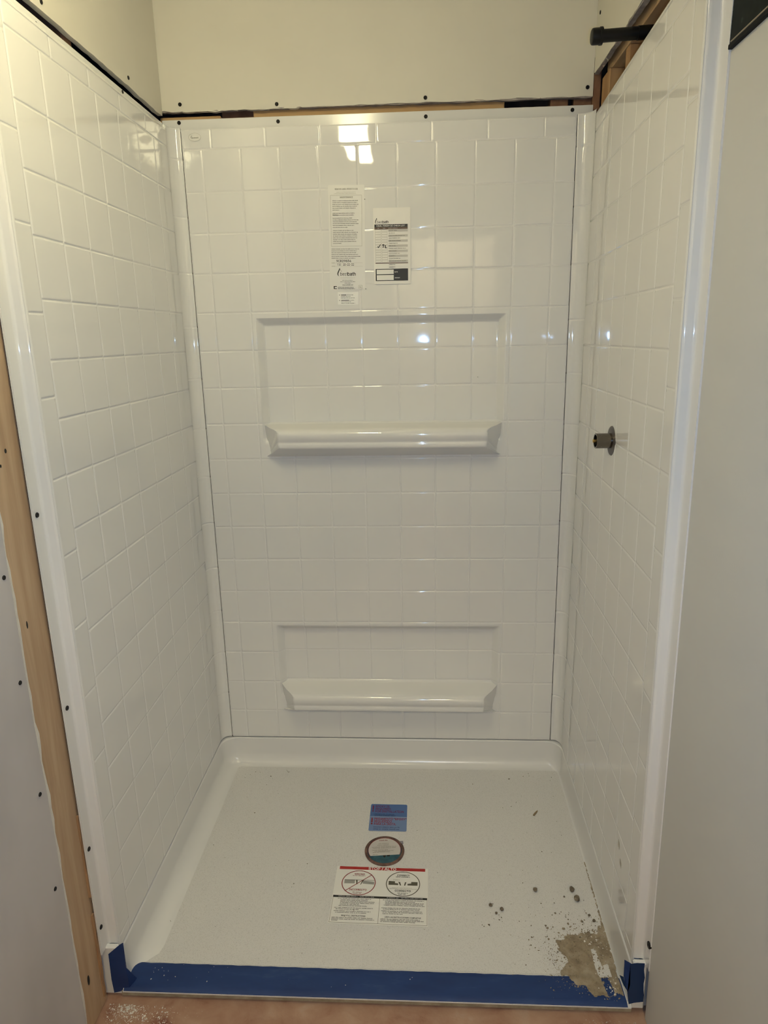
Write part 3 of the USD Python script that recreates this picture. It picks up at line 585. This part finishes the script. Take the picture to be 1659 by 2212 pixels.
pr(cl, 'rule', rr(-.0475, -.0458, .0450, -.0436), brown_ink)
fpart(cl, [(-.009, -.0490, .018), (-.009, -.0555, .019)], 12, .0021)
def stroke(pts, w): return LineString(pts).buffer(w, quad_segs=3)
pr(cl, 'handwriting', unary_union([stroke([(-.0405, -.0005), (-.0385, -.0030), (-.0330, .0045)], .0010), stroke([(-.0275, .0035), (-.0245, .0050), (-.0225, .0040), (-.0250, .0015)], .0010), stroke([(-.0240, .0050), (-.0250, -.0030)], .0010), stroke([(-.0205, .0010), (-.0180, .0020), (-.0195, -.0035), (-.0160, -.0040)], .0010)]), ink, 3)
block = pr(cl, 'sign_off_block', rr(-.0475, -.0925, .0450, -.0600), ink)
pr(block, 'sign_off_box', unary_union([rr(-.0445, -.0745, .0040, -.0620), rr(-.0445, -.0905, .0040, -.0768)]), card_paper, 2)
part('lettering', cat(line_text('DATE', .0026, .0068, -.0700, .0088, True, lev=2), line_text('INITIALS', .0026, .0068, -.0860, .0150, True, lev=2)), white_ink, block)
# small sticker under the tall label
ss = thing('warning_sticker', 'small white sticker with two bullet lines under the tall label', 'sticker', mat=wall_mat(-0.085, Z0-0.2925, ang=-0.012))
pr(ss, 'sheet', rr(-.0300, -.0175, .0300, .0172, .0012), plain('bright_label_paper', (.86,.85,.81), .35), 0)
pr(ss, 'bold_word', unary_union([rr(-.0205, .0080, -.0050, .0098), rr(-.0200, -.0068, .0030, -.0050)]), ink)
fpart(ss, [(-.0035, .0090, .0190), (-.0205, .0050, .0290), (-.0205, .0010, .0400), (.0045, -.0060, .0150), (-.0200, -.0100, .0290), (-.0200, -.0140, .0400)], 13, .0017)
pr(ss, 'bullet', unary_union([Point(-.0245, .0090).buffer(.0011), Point(-.0245, -.0060).buffer(.0011)]), ink)
# oval maker's sticker
ov = thing('oval_sticker', 'small clear oval sticker in the top left corner of the back panel', 'sticker', mat=wall_mat(-0.4965, Z0+0.1405, ang=0.01))
e = Point(0, 0).buffer(1, quad_segs=16); from shapely import affinity
pr(ov, 'sheet', affinity.scale(e, .0175, .0105), label_paper, 0)
pr(ov, 'ring', affinity.scale(e, .0172, .0102).difference(affinity.scale(e, .0167, .0097)), ink_pale)
pr(ov, 'logo_mark', drop(.0068, -.0085, -.0035), ink_soft)
part('lettering', cat(line_text('bestbath', .0032, -.0085, -.0030, .0190, True)), ink_soft, ov)

FZ = PZ + 0.0006
# blue epoxy label
bl = thing('epoxy_label', 'blue two-tone notice sticker on the pan floor behind the drain', 'sticker', mat=floor_mat(0.0175, -0.276, FZ, -0.006))
pr(bl, 'sheet', rr(-.0570, -.0590, .0570, .0590, .005), blue_hi, 0)
pr(bl, 'lower_half', rr(-.0570, -.0590, .0570, .0020, .004), blue_lo, 1)
pr(bl, 'divider', rr(-.0565, .0012, .0565, .0026), plain('pale_blue_line', (.34,.42,.55), .5), 2)
part('lettering', cat(line_text('EPOXY IS', .0092, -.0415, .0440, .043, True, lev=2), line_text('REQUIRED', .0092, -.0415, .0325, .047, True, lev=2), line_text('FOR INSTALLATION', .0092, -.0415, .0210, .088, True, lev=2)), purple_ink, bl)
part('lettering', cat(line_text('PEGAMENTO "EPOXY"', .0092, -.0420, -.0120, .0970, True, lev=2), line_text('REQUERIDO', .0092, -.0420, -.0230, .053, True, lev=2), line_text('PARA LA INSTA.', .0092, -.0420, -.0340, .067, True, lev=2)), red_dark, bl)
part('exclamation_mark', cat(line_text('!', .0270, -.0520, .0250, .0055, True, lev=2)), purple_ink, bl)
part('exclamation_mark', cat(line_text('!', .0270, -.0520, -.0310, .0055, True, lev=2)), red_dark, bl)
fpart(bl, [(-.0425, .0130, .062), (-.0425, .0065, .067)], 14, .0034, navy_ink, 2)
fpart(bl, [(-.0430, -.0430, .080), (-.0430, -.0515, .082)], 15, .0036, navy_ink, 2)
# drain cover
dc = thing('drain_cover', 'round drain cover with dirty rim and round white paper label', 'drain', mat=floor_mat(0.0125, -0.4145, PZ, 0.10))
part('rim', lathe([(0.0, 0.0), (.0565, 0.0), (.0570, .0022), (.0545, .0040), (.0500, .0042), (.0488, .0030), (.0485, .0014), (.0, .0014)], 48), rust_rim, dc, smooth=35)
part('plug', lathe([(.0, .0026), (.0480, .0026), (.0485, .0020)], 48), teal, dc, smooth=35)
cir = Point(0, .0012).buffer(.0470, quad_segs=20)
paper = part('paper_label', flat(cir.difference(sbox(-.1, -.1, .1, -.0190)), .0003, .0030), plain('grubby_label_paper', (.56,.53,.50), .5), dc)
part('label_edge', flat(cir.difference(Point(0, .0012).buffer(.0458, quad_segs=20)).difference(sbox(-.1, -.1, .1, -.0190)), .0002, .0034), red_dark, paper)
part('fine_print', at(trimesh.Trimesh(*fine([(-.013, .0385, .014), (.003, .0385, .010)], 20, .0036), process=False), 0, 0, .0036), red_dark, paper)
part('fine_print', at(trimesh.Trimesh(*fine([(-.016, .0255, .030), (-.020, .0195, .036), (-.036, .0130, .072), (-.034, .0085, .068), (-.036, .0010, .046), (-.028, -.0030, .054), (-.034, -.0070, .050), (-.034, -.0160, .014)], 21, .0026), process=False), 0, 0, .0036), ink_soft, paper)
part('slot', at(flat(unary_union([poly([(-.006, -.019), (.003, -.019), (.001, -.026), (-.003, -.027)]), rr(.006, -.0235, .014, -.019)]), .0002), 0, 0, .0030), hole_mat, dc)
part('tab', cbx(.044, .056, .023, .033, .0005, .0040, .001), plain('grey_tab', (.27,.25,.28), .6), dc)
# large installation label
st = thing('installation_label', 'large white installation label with red title strip in front of the drain', 'label', mat=floor_mat(0.0085, -0.5680, FZ, -0.014))
pr(st, 'sheet', rr(-.1260, -.0960, .1260, .0925, .002), plain('pan_label_paper', (.80,.785,.74), .4), 0)
title = pr(st, 'title_strip', rr(-.1185, .0815, .1185, .0915), red_ink)
part('lettering', line_text('STOP / ALTO', .0080, 0, .0825, .077, True, True, lev=2), white_ink, title)
ring = lambda x, y, r, w, ry=1.0: affinity.scale(Point(x, y).buffer(r, quad_segs=20).difference(Point(x, y).buffer(r-w, quad_segs=20)), 1, ry, origin=(x, y))
pr(st, 'wrong_mark', unary_union([ring(-.0610, .0355, .0460, .0022, .92), affinity.rotate(rr(-.1060, .0346, -.0160, .0364), 40, origin=(-.0610, .0355))]), red_dark, 2)
pr(st, 'correct_ring', ring(.0590, .0365, .0460, .0022, .92), olive_fill, 2)
part('lettering', cat(line_text('WRONG', .0056, -.0610, .0625, .028, True, True), line_text('INCORRECTO', .0060, -.0610, .0090, .047, True, True)), red_dark, st)
part('lettering', cat(line_text('CORRECT', .0056, .0590, .0625, .034, True, True), line_text('CORRECTO', .0060, .0590, .0100, .042, True, True)), ink, st)
fpart(st, [(-.079, .0595, .036), (-.074, .0035, .026), (-.071, -.0010, .020)], 30, .0026, red_dark)
fpart(st, [(.039, .0595, .040), (.045, .0050, .028), (.048, .0005, .022)], 31, .0028, ink)
fpart(st, [(.032, .0505, .018), (.032, .0478, .018), (.030, .0225, .055), (.020, .0195, .078)], 32, .0018, ink_pale)
pr(st, 'drain_diagram', unary_union([poly([(-.100, .0445), (-.0715, .0440), (-.0715, .0330), (-.100, .0320)]), poly([(-.0490, .0430), (-.0190, .0400), (-.0190, .0310), (-.0500, .0330)])]), grey_fill)
pr(st, 'drain_diagram', unary_union([rr(-.100, .0440, -.0195, .0452), poly([(-.0690, .0440), (-.0645, .0440), (-.0640, .0300), (-.0665, .0300)]), poly([(-.0510, .0450), (-.0475, .0440), (-.0545, .0290), (-.0560, .0290)])]), olive_fill, 2)
pr(st, 'drain_diagram', unary_union([poly([(.020, .0450), (.037, .0445), (.037, .0385), (.046, .0375), (.046, .0320), (.020, .0320)]), poly([(.098, .0440), (.081, .0440), (.081, .0385), (.071, .0370), (.071, .0320), (.098, .0320)]), poly([(.046, .0430), (.051, .0425), (.054, .0310), (.051, .0310)]), poly([(.068, .0430), (.064, .0420), (.062, .0310), (.065, .0310)])]), olive_fill)
pr(st, 'table_frame', unary_union([frame_(-.1240, -.0930, .1240, -.0085, .0009), rr(-.0005, -.0930, .0005, -.0085)]), ink_soft)
pr(st, 'table_header', rr(-.1240, -.0145, .1240, -.0080), ink)
fpart(st, [(-.110, -.0113, .052), (-.053, -.0113, .040), (.018, -.0113, .032), (.056, -.0113, .058)], 33, .0026, white_ink, 2)
fpart(st, [(-.110, -.0185, .088), (-.103, -.0230, .074), (-.103, -.0275, .090), (-.103, -.0320, .090), (-.103, -.0365, .050), (-.106, -.0410, .076), (-.116, -.0475, .100), (-.112, -.0520, .060), (-.116, -.0580, .096), (-.112, -.0625, .080)], 34, .0024)
fpart(st, [(.008, -.0185, .108), (.015, -.0230, .080), (.015, -.0270, .100), (.015, -.0310, .100), (.012, -.0350, .106), (.006, -.0435, .100), (.010, -.0475, .096), (.006, -.0530, .106), (.010, -.0570, .104), (.010, -.0615, .052)], 35, .0024)
part('lettering', cat(line_text('READ FULL INSTRUCTIONS', .0042, -.0640, -.0735, .062, True, True), line_text('LEER LAS INSTRUCCIONES COMPLETAS', .0042, .0620, -.0735, .092, True, True)), ink, st)
fpart(st, [(-.119, -.0780, .106), (-.119, -.0825, .110), (-.119, -.0865, .016), (.006, -.0775, .100), (.006, -.0815, .110), (.006, -.0855, .090)], 36, .0026, ink)

# ------------------------------------------------------------------ masking tape
def torn(x0, x1, y, amp, seed, n): return rough_edge(x0, x1, y, amp, seed, n)
tt = thing('masking_tape', 'long strip of blue masking tape along the front edge of the pan', 'tape')
tz = lambda y: float(np.interp(-y, [-t[0] for t in tp], [t[1] for t in tp])) + 0.0006
V, F = [], []; ysx = [-0.7860, -0.792, -0.802, -0.824, -0.845, -0.853, -0.8574]; nx = 60
for i, x in enumerate(np.linspace(-0.5600, 0.5660, nx)):
    sk = -0.0045*(x+0.56)/1.1
    for k, y in enumerate(ysx):
        y2 = y + (sk if k < 4 else 0) + (0.0008*math.sin(i*2.3)*(k == 0)); w = 0.0004*math.sin(x*37+k*2)*math.sin(x*11+k)*(0 < k < 5)
        V.append((x, y2, tz(y2) + abs(w) if k < 6 else PZ+0.0005))
    if i:
        for k in range(len(ysx)-1): a = (i-1)*len(ysx)+k; F += [[a, a+1, a+1+len(ysx)], [a, a+1+len(ysx), a+len(ysx)]]
part('strip', trimesh.Trimesh(np.array(V), np.array(F), process=False), tape_mat, tt, smooth=True)
def ray_y(u, v, y): d = RM @ np.array([(u-829.5)/FPX, 1, -(v-1106)/FPX]); s = (y-CAM[1])/d[1]; return CAM + s*d
# left corner: over the front of the post and round onto the inside of the rim
tl_ = thing('masking_tape', 'torn blue tape patch on the left front corner of the shower rim', 'tape')
fp = [ray_y(u, v, -0.8520) for u, v in ((234,2061),(247,2051),(259,2040),(266,2036),(272,2090),(271,2138),(258,2142),(247,2144),(241,2116))]
part('front_face', at(orient(flat(poly([(p[0], p[2]) for p in fp]), .0005), '-y') if False else trimesh.Trimesh(np.array([[p[0], -0.8522, p[2]] for p in fp]), [[0, k, k+1] for k in range(1, len(fp)-1)], process=False), 0, 0, 0), tape_mat, tl_)
xi = XL + 0.0062
part('inner_face', trimesh.Trimesh(np.array([[fp[3][0], -0.8522, fp[3][2]], [xi, -0.838, ZB-0.002], [xi+.002, -0.834, 0.060], [xi+.0215, -0.832, 0.0285], [fp[5][0]+.010, -0.8515, 0.020], [fp[5][0], -0.8522, fp[5][2]], [fp[4][0], -0.8522, fp[4][2]]]), [[0,1,2],[0,2,6],[6,2,3],[6,3,4],[6,4,5]], process=False), tape_mat, tl_)
tr_ = thing('masking_tape', 'dark blue tape patch on the right front corner of the shower rim', 'tape')
fp = [ray_y(u, v, -0.8520) for u, v in ((1362,2082),(1376,2080),(1393,2081),(1391,2096),(1393,2112),(1390,2125),(1390,2138),(1391,2150),(1389,2164),(1370,2166),(1358,2169),(1355,2145),(1361,2128))]
part('front_face', trimesh.Trimesh(np.array([[p[0], -0.8522, p[2]] for p in fp]), [[0, k+1, k] for k in range(1, len(fp)-1)][::1], process=False), tape_dark, tr_)
A = [ray_y(u, v, y) for u, v, y in ((1349,2073,-0.845),(1363,2081,-0.8521),(1362,2128,-0.8521),(1355,2143,-0.8521),(1347,2108,-0.845))]
part('inner_face', trimesh.Trimesh(np.array(A), [[0,1,2],[0,2,3],[0,3,4]], process=False), tape_mat, tr_)
A = [ray_y(u, v, y) for u, v, y in ((1338,2106,-0.835),(1347,2110,-0.846),(1356,2142,-0.860),(1347,2128,-0.852))]
part('loose_flap', trimesh.Trimesh(np.array(A), [[0,1,2],[0,2,3]], process=False), tape_dark, tr_)

# ------------------------------------------------------------------ dirt and debris
def on_floor(u, v, z=PZ): d = RM @ np.array([(u-829.5)/FPX, 1, -(v-1106)/FPX]); s = (z-CAM[2])/d[2]; return CAM + s*d
def clod(r, seed, sq=(1, 1, .7)):
    m = trimesh.creation.icosphere(1, 1.0); v = m.vertices; r = r*.78
    m.vertices = v*(0.62 + 0.75*meshkit.fbm(v*1.6+seed*7.1, 3, seed))[:, None]*np.array(sq)*r; m.apply_translation((0, 0, -m.bounds[0][2])); return m
def xy(u, v): q = on_floor(u, v); return float(q[0]), float(q[1])
chip = wavybox(-.0026, .0026, -.0135, .0135, 0, .0026, 1, 5, .0004, 41); chip.vertices[:, 0] *= np.interp(chip.vertices[:, 1], [-.0135, .006, .0135], [1.0, .9, .25]); chip.apply_transform(trimesh.transformations.rotation_matrix(-0.62, (0,0,1)))
x, y = xy(1157, 1757); tag(part('wood_chip', at(chip, x, y, PZ), chip_mat), 'sliver of brown wood lying alone on the right of the pan floor', 'wood chip')
for k, (u, v, r, lab) in enumerate(((1156,1925,.0080,'dark angular dirt clod left of the paired clods near the right rim'), (1235,1924,.0085,'dark dirt clod nearest the right rim, the farther one of a touching pair'), (1246,1944,.0095,'long tan dirt clod in front of the dark one near the right rim'),
        (1060,1957,.0062,'small dark dirt crumb at the left end of the crumb cluster'), (1084,1966,.0066,'dark dirt crumb in the middle of the crumb cluster'), (1072,1974,.0042,'tiny dark dirt crumb at the front of the crumb cluster'), (1283,1991,.0055,'dark dirt crumb at the foot of the right rim above the dirt patch'))):
    x, y = xy(u, v); tag(part('dirt_clod', at(clod(r, k, (1, 1.35, .8) if k in (1, 2) else (1, 1, .8)), x, y, PZ), clod_mat), lab, 'dirt clod', 'dirt clods on the pan floor')
def scatter(specs, seed, zf):
    """Grains: (centre pixel, spread across, spread along, number, size)."""
    r = np.random.default_rng(seed); ms = []
    for (u, v), su, sv, n_, size in specs:
        for _ in range(n_):
            x, y = xy(u + r.normal()*su, v + r.normal()*sv)
            if not (-0.51 < x < 0.562 and -0.853 < y < -0.05): continue
            g = trimesh.creation.icosphere(0, 1.0); g.vertices = g.vertices*r.uniform(.5, 1.2, (len(g.vertices), 1)); s = size*r.lognormal(0, .5); g.apply_scale((s, s*r.uniform(.6, 1.4), s*.6))
            g.apply_transform(trimesh.transformations.rotation_matrix(r.uniform(0, 6), (0, 0, 1))); ms.append(at(g, x, y, zf(x, y) + s*.25))
    return cat(*ms)
floor_z = lambda x, y: tz(y)-0.0004 if y < -0.782 else PZ
gr = part('dirt_grains', scatter([((1260,1990),45,45,70,.0013), ((1200,2040),45,40,80,.0012), ((1180,1800),60,90,60,.0009), ((800,1900),230,110,90,.00075), ((560,1680),60,20,30,.0009), ((1150,1670),50,15,30,.0012), ((1070,1975),22,18,20,.0012), ((520,1800),60,90,40,.0008)], 50, floor_z), clod_mat)
tag(gr, 'loose dark dirt grains scattered over the pan floor', 'dirt', kind='stuff')
# dried dirt patch over the right front corner and the tape
core = poly([xy(*p) for p in ((1206,2030),(1222,2020),(1262,2012),(1290,2012),(1294,1990),(1303,2005),(1320,2045),(1340,2095),(1354,2125),(1360,2158),(1322,2150),(1300,2154),(1278,2146),(1250,2128),(1228,2112),(1214,2100),(1220,2070),(1200,2052))])
def ragged(shape, amp, seed, step=.004):
    b = shape.exterior; n_ = int(b.length/step); pts = [b.interpolate(i/n_, normalized=True).coords[0] for i in range(n_)]
    r = np.random.default_rng(seed); k = meshkit.fbm(np.array([(p[0]*60, p[1]*60, seed) for p in pts]), 4, seed)-.5
    c = shape.centroid; return poly([(p[0]+(p[0]-c.x)*k[i]*amp+r.normal()*.0012, p[1]+(p[1]-c.y)*k[i]*amp+r.normal()*.0012) for i, p in enumerate(pts)])
streaks = unary_union([poly([xy(*p) for p in c]) for c in (((1277,2052),(1284,2050),(1296,2080),(1312,2112),(1296,2114),(1286,2090)), ((1303,2086),(1312,2084),(1322,2112),(1312,2114)), ((1298,2117),(1312,2115),(1328,2152),(1316,2158)))])
shape = ragged(core, .5, 61).difference(streaks); shape = shape.intersection(sbox(-.5, -.8520, .5640, 0))
def drape(shape, seed, thick=.0009, step=.0045):
    tri = []; x0, y0, x1, y1 = shape.bounds; V, idx, F = [], {}, []
    from shapely import contains_xy
    gx, gy = np.arange(x0, x1, step), np.arange(y0, y1, step)
    for i, x in enumerate(gx):
        for j, y in enumerate(gy):
            if contains_xy(shape, x, y):
                k = meshkit.fbm(np.array([[x*90, y*90, seed]]), 3, seed)[0]; idx[i, j] = len(V); V.append((x, y, floor_z(x, y) + .0006 + thick*k))
    for (i, j), a in idx.items():
        b, c, d = idx.get((i+1, j)), idx.get((i+1, j+1)), idx.get((i, j+1))
        if b is not None and c is not None: F.append([a, b, c])
        if c is not None and d is not None: F.append([a, c, d])
    m = trimesh.Trimesh(np.array(V), np.array(F), process=False); m.remove_unreferenced_vertices(); return m
dp = thing('dirt_patch', 'sandy brown dried dirt patch covering the right front corner of the pan', 'dirt')
part('dried_sheet', drape(shape, 7, step=.0016), mud, dp, smooth=True, kind='stuff')
part('coarse_grains', scatter([((1262,2030),30,18,260,.0012), ((1305,2050),16,34,160,.0015), ((1240,2070),26,30,240,.0009), ((1215,2060),30,32,420,.0007), ((1335,2130),14,16,90,.0014), ((1270,2130),30,14,120,.0009)], 62, lambda x, y: floor_z(x, y)+.0009), mud, dp, kind='stuff')
part('pale_crumbs', scatter([((1290,2030),26,16,40,.0016), ((1325,2125),18,18,40,.0014)], 63, lambda x, y: floor_z(x, y)+.0012), dust_white, dp, kind='stuff')
def foot_x(y): return float(XR(y, ZB)) - 0.0110
dl = [(foot_x(y)-0.0015-w*0.5, y) for y, w in ((-.44, -.004), (-.50, -.003), (-.56, -.001), (-.62, .001), (-.68, .004), (-.73, .009), (-.77, .012))]
ec = part('dirt_line', drape(ragged(poly(dl + [(foot_x(y)+0.004, y) for _, y in dl[::-1]]), .02, 19, .003), 9, step=.0012), mud)
tag(ec, 'thin brown line of dirt along the foot of the right rim', 'dirt', kind='stuff')
# plaster crumbs on the tape and the floor
tc = part('tape_crumbs', scatter([((308,2098),16,12,70,.0013), ((330,2100),26,8,30,.0011), ((420,2100),50,10,12,.0011), ((720,2115),160,14,14,.0009), ((285,2120),8,10,30,.0014)], 71, floor_z), dust_white)
tag(tc, 'white plaster crumbs on the left end of the long blue tape', 'crumbs', kind='stuff')
def floor_scatter(specs, seed, mat_, lab):
    r = np.random.default_rng(seed); ms = []
    for (x, y), sx, sy, n_, size in specs:
        for _ in range(n_):
            px, py = x + r.normal()*sx, y + r.normal()*sy
            if py > -0.872 or px < -0.588 or px > 0.60: continue
            g = trimesh.creation.icosphere(0, 1.0); s = size*r.lognormal(0, .55); g.vertices = g.vertices*r.uniform(.5, 1.2, (len(g.vertices), 1)); g.apply_scale((s, s*r.uniform(.5, 1.5), s*.6)); ms.append(at(g, px, py, s*.3))
    return tag(part('plaster_crumbs', cat(*ms), mat_), lab, 'crumbs', kind='stuff')
floor_scatter([((-.540, -.885), .022, .012, 420, .0008), ((-.50, -.90), .05, .018, 420, .0007)], 81, dust_white, 'white plaster crumbs piled on the subfloor at the left front corner')
floor_scatter([((.53, -.895), .045, .014, 400, .0008)], 82, plain('grey_dust', (.50,.44,.38), .95), 'grey dust and crumbs on the subfloor at the right front corner')
# short hairs
def hair(pts, w=.0006):
    P = np.array([(*xy(*p), PZ+.0008) for p in pts]); ms = []
    for a, b in zip(P[:-1], P[1:]): ms.append(trimesh.creation.cylinder(w, segment=(a, b), sections=5))
    return cat(*ms)
for pts, lab in (((( 357,1984),(361,1982),(366,1986),(369,1991)), 'curled dark hair on the left front of the pan floor'), (((620,1664),(622,1668),(626,1668)), 'tiny dark fibre on the pan floor near the back rim')):
    tag(part('hair', hair(pts), ink_soft), lab, 'hair')
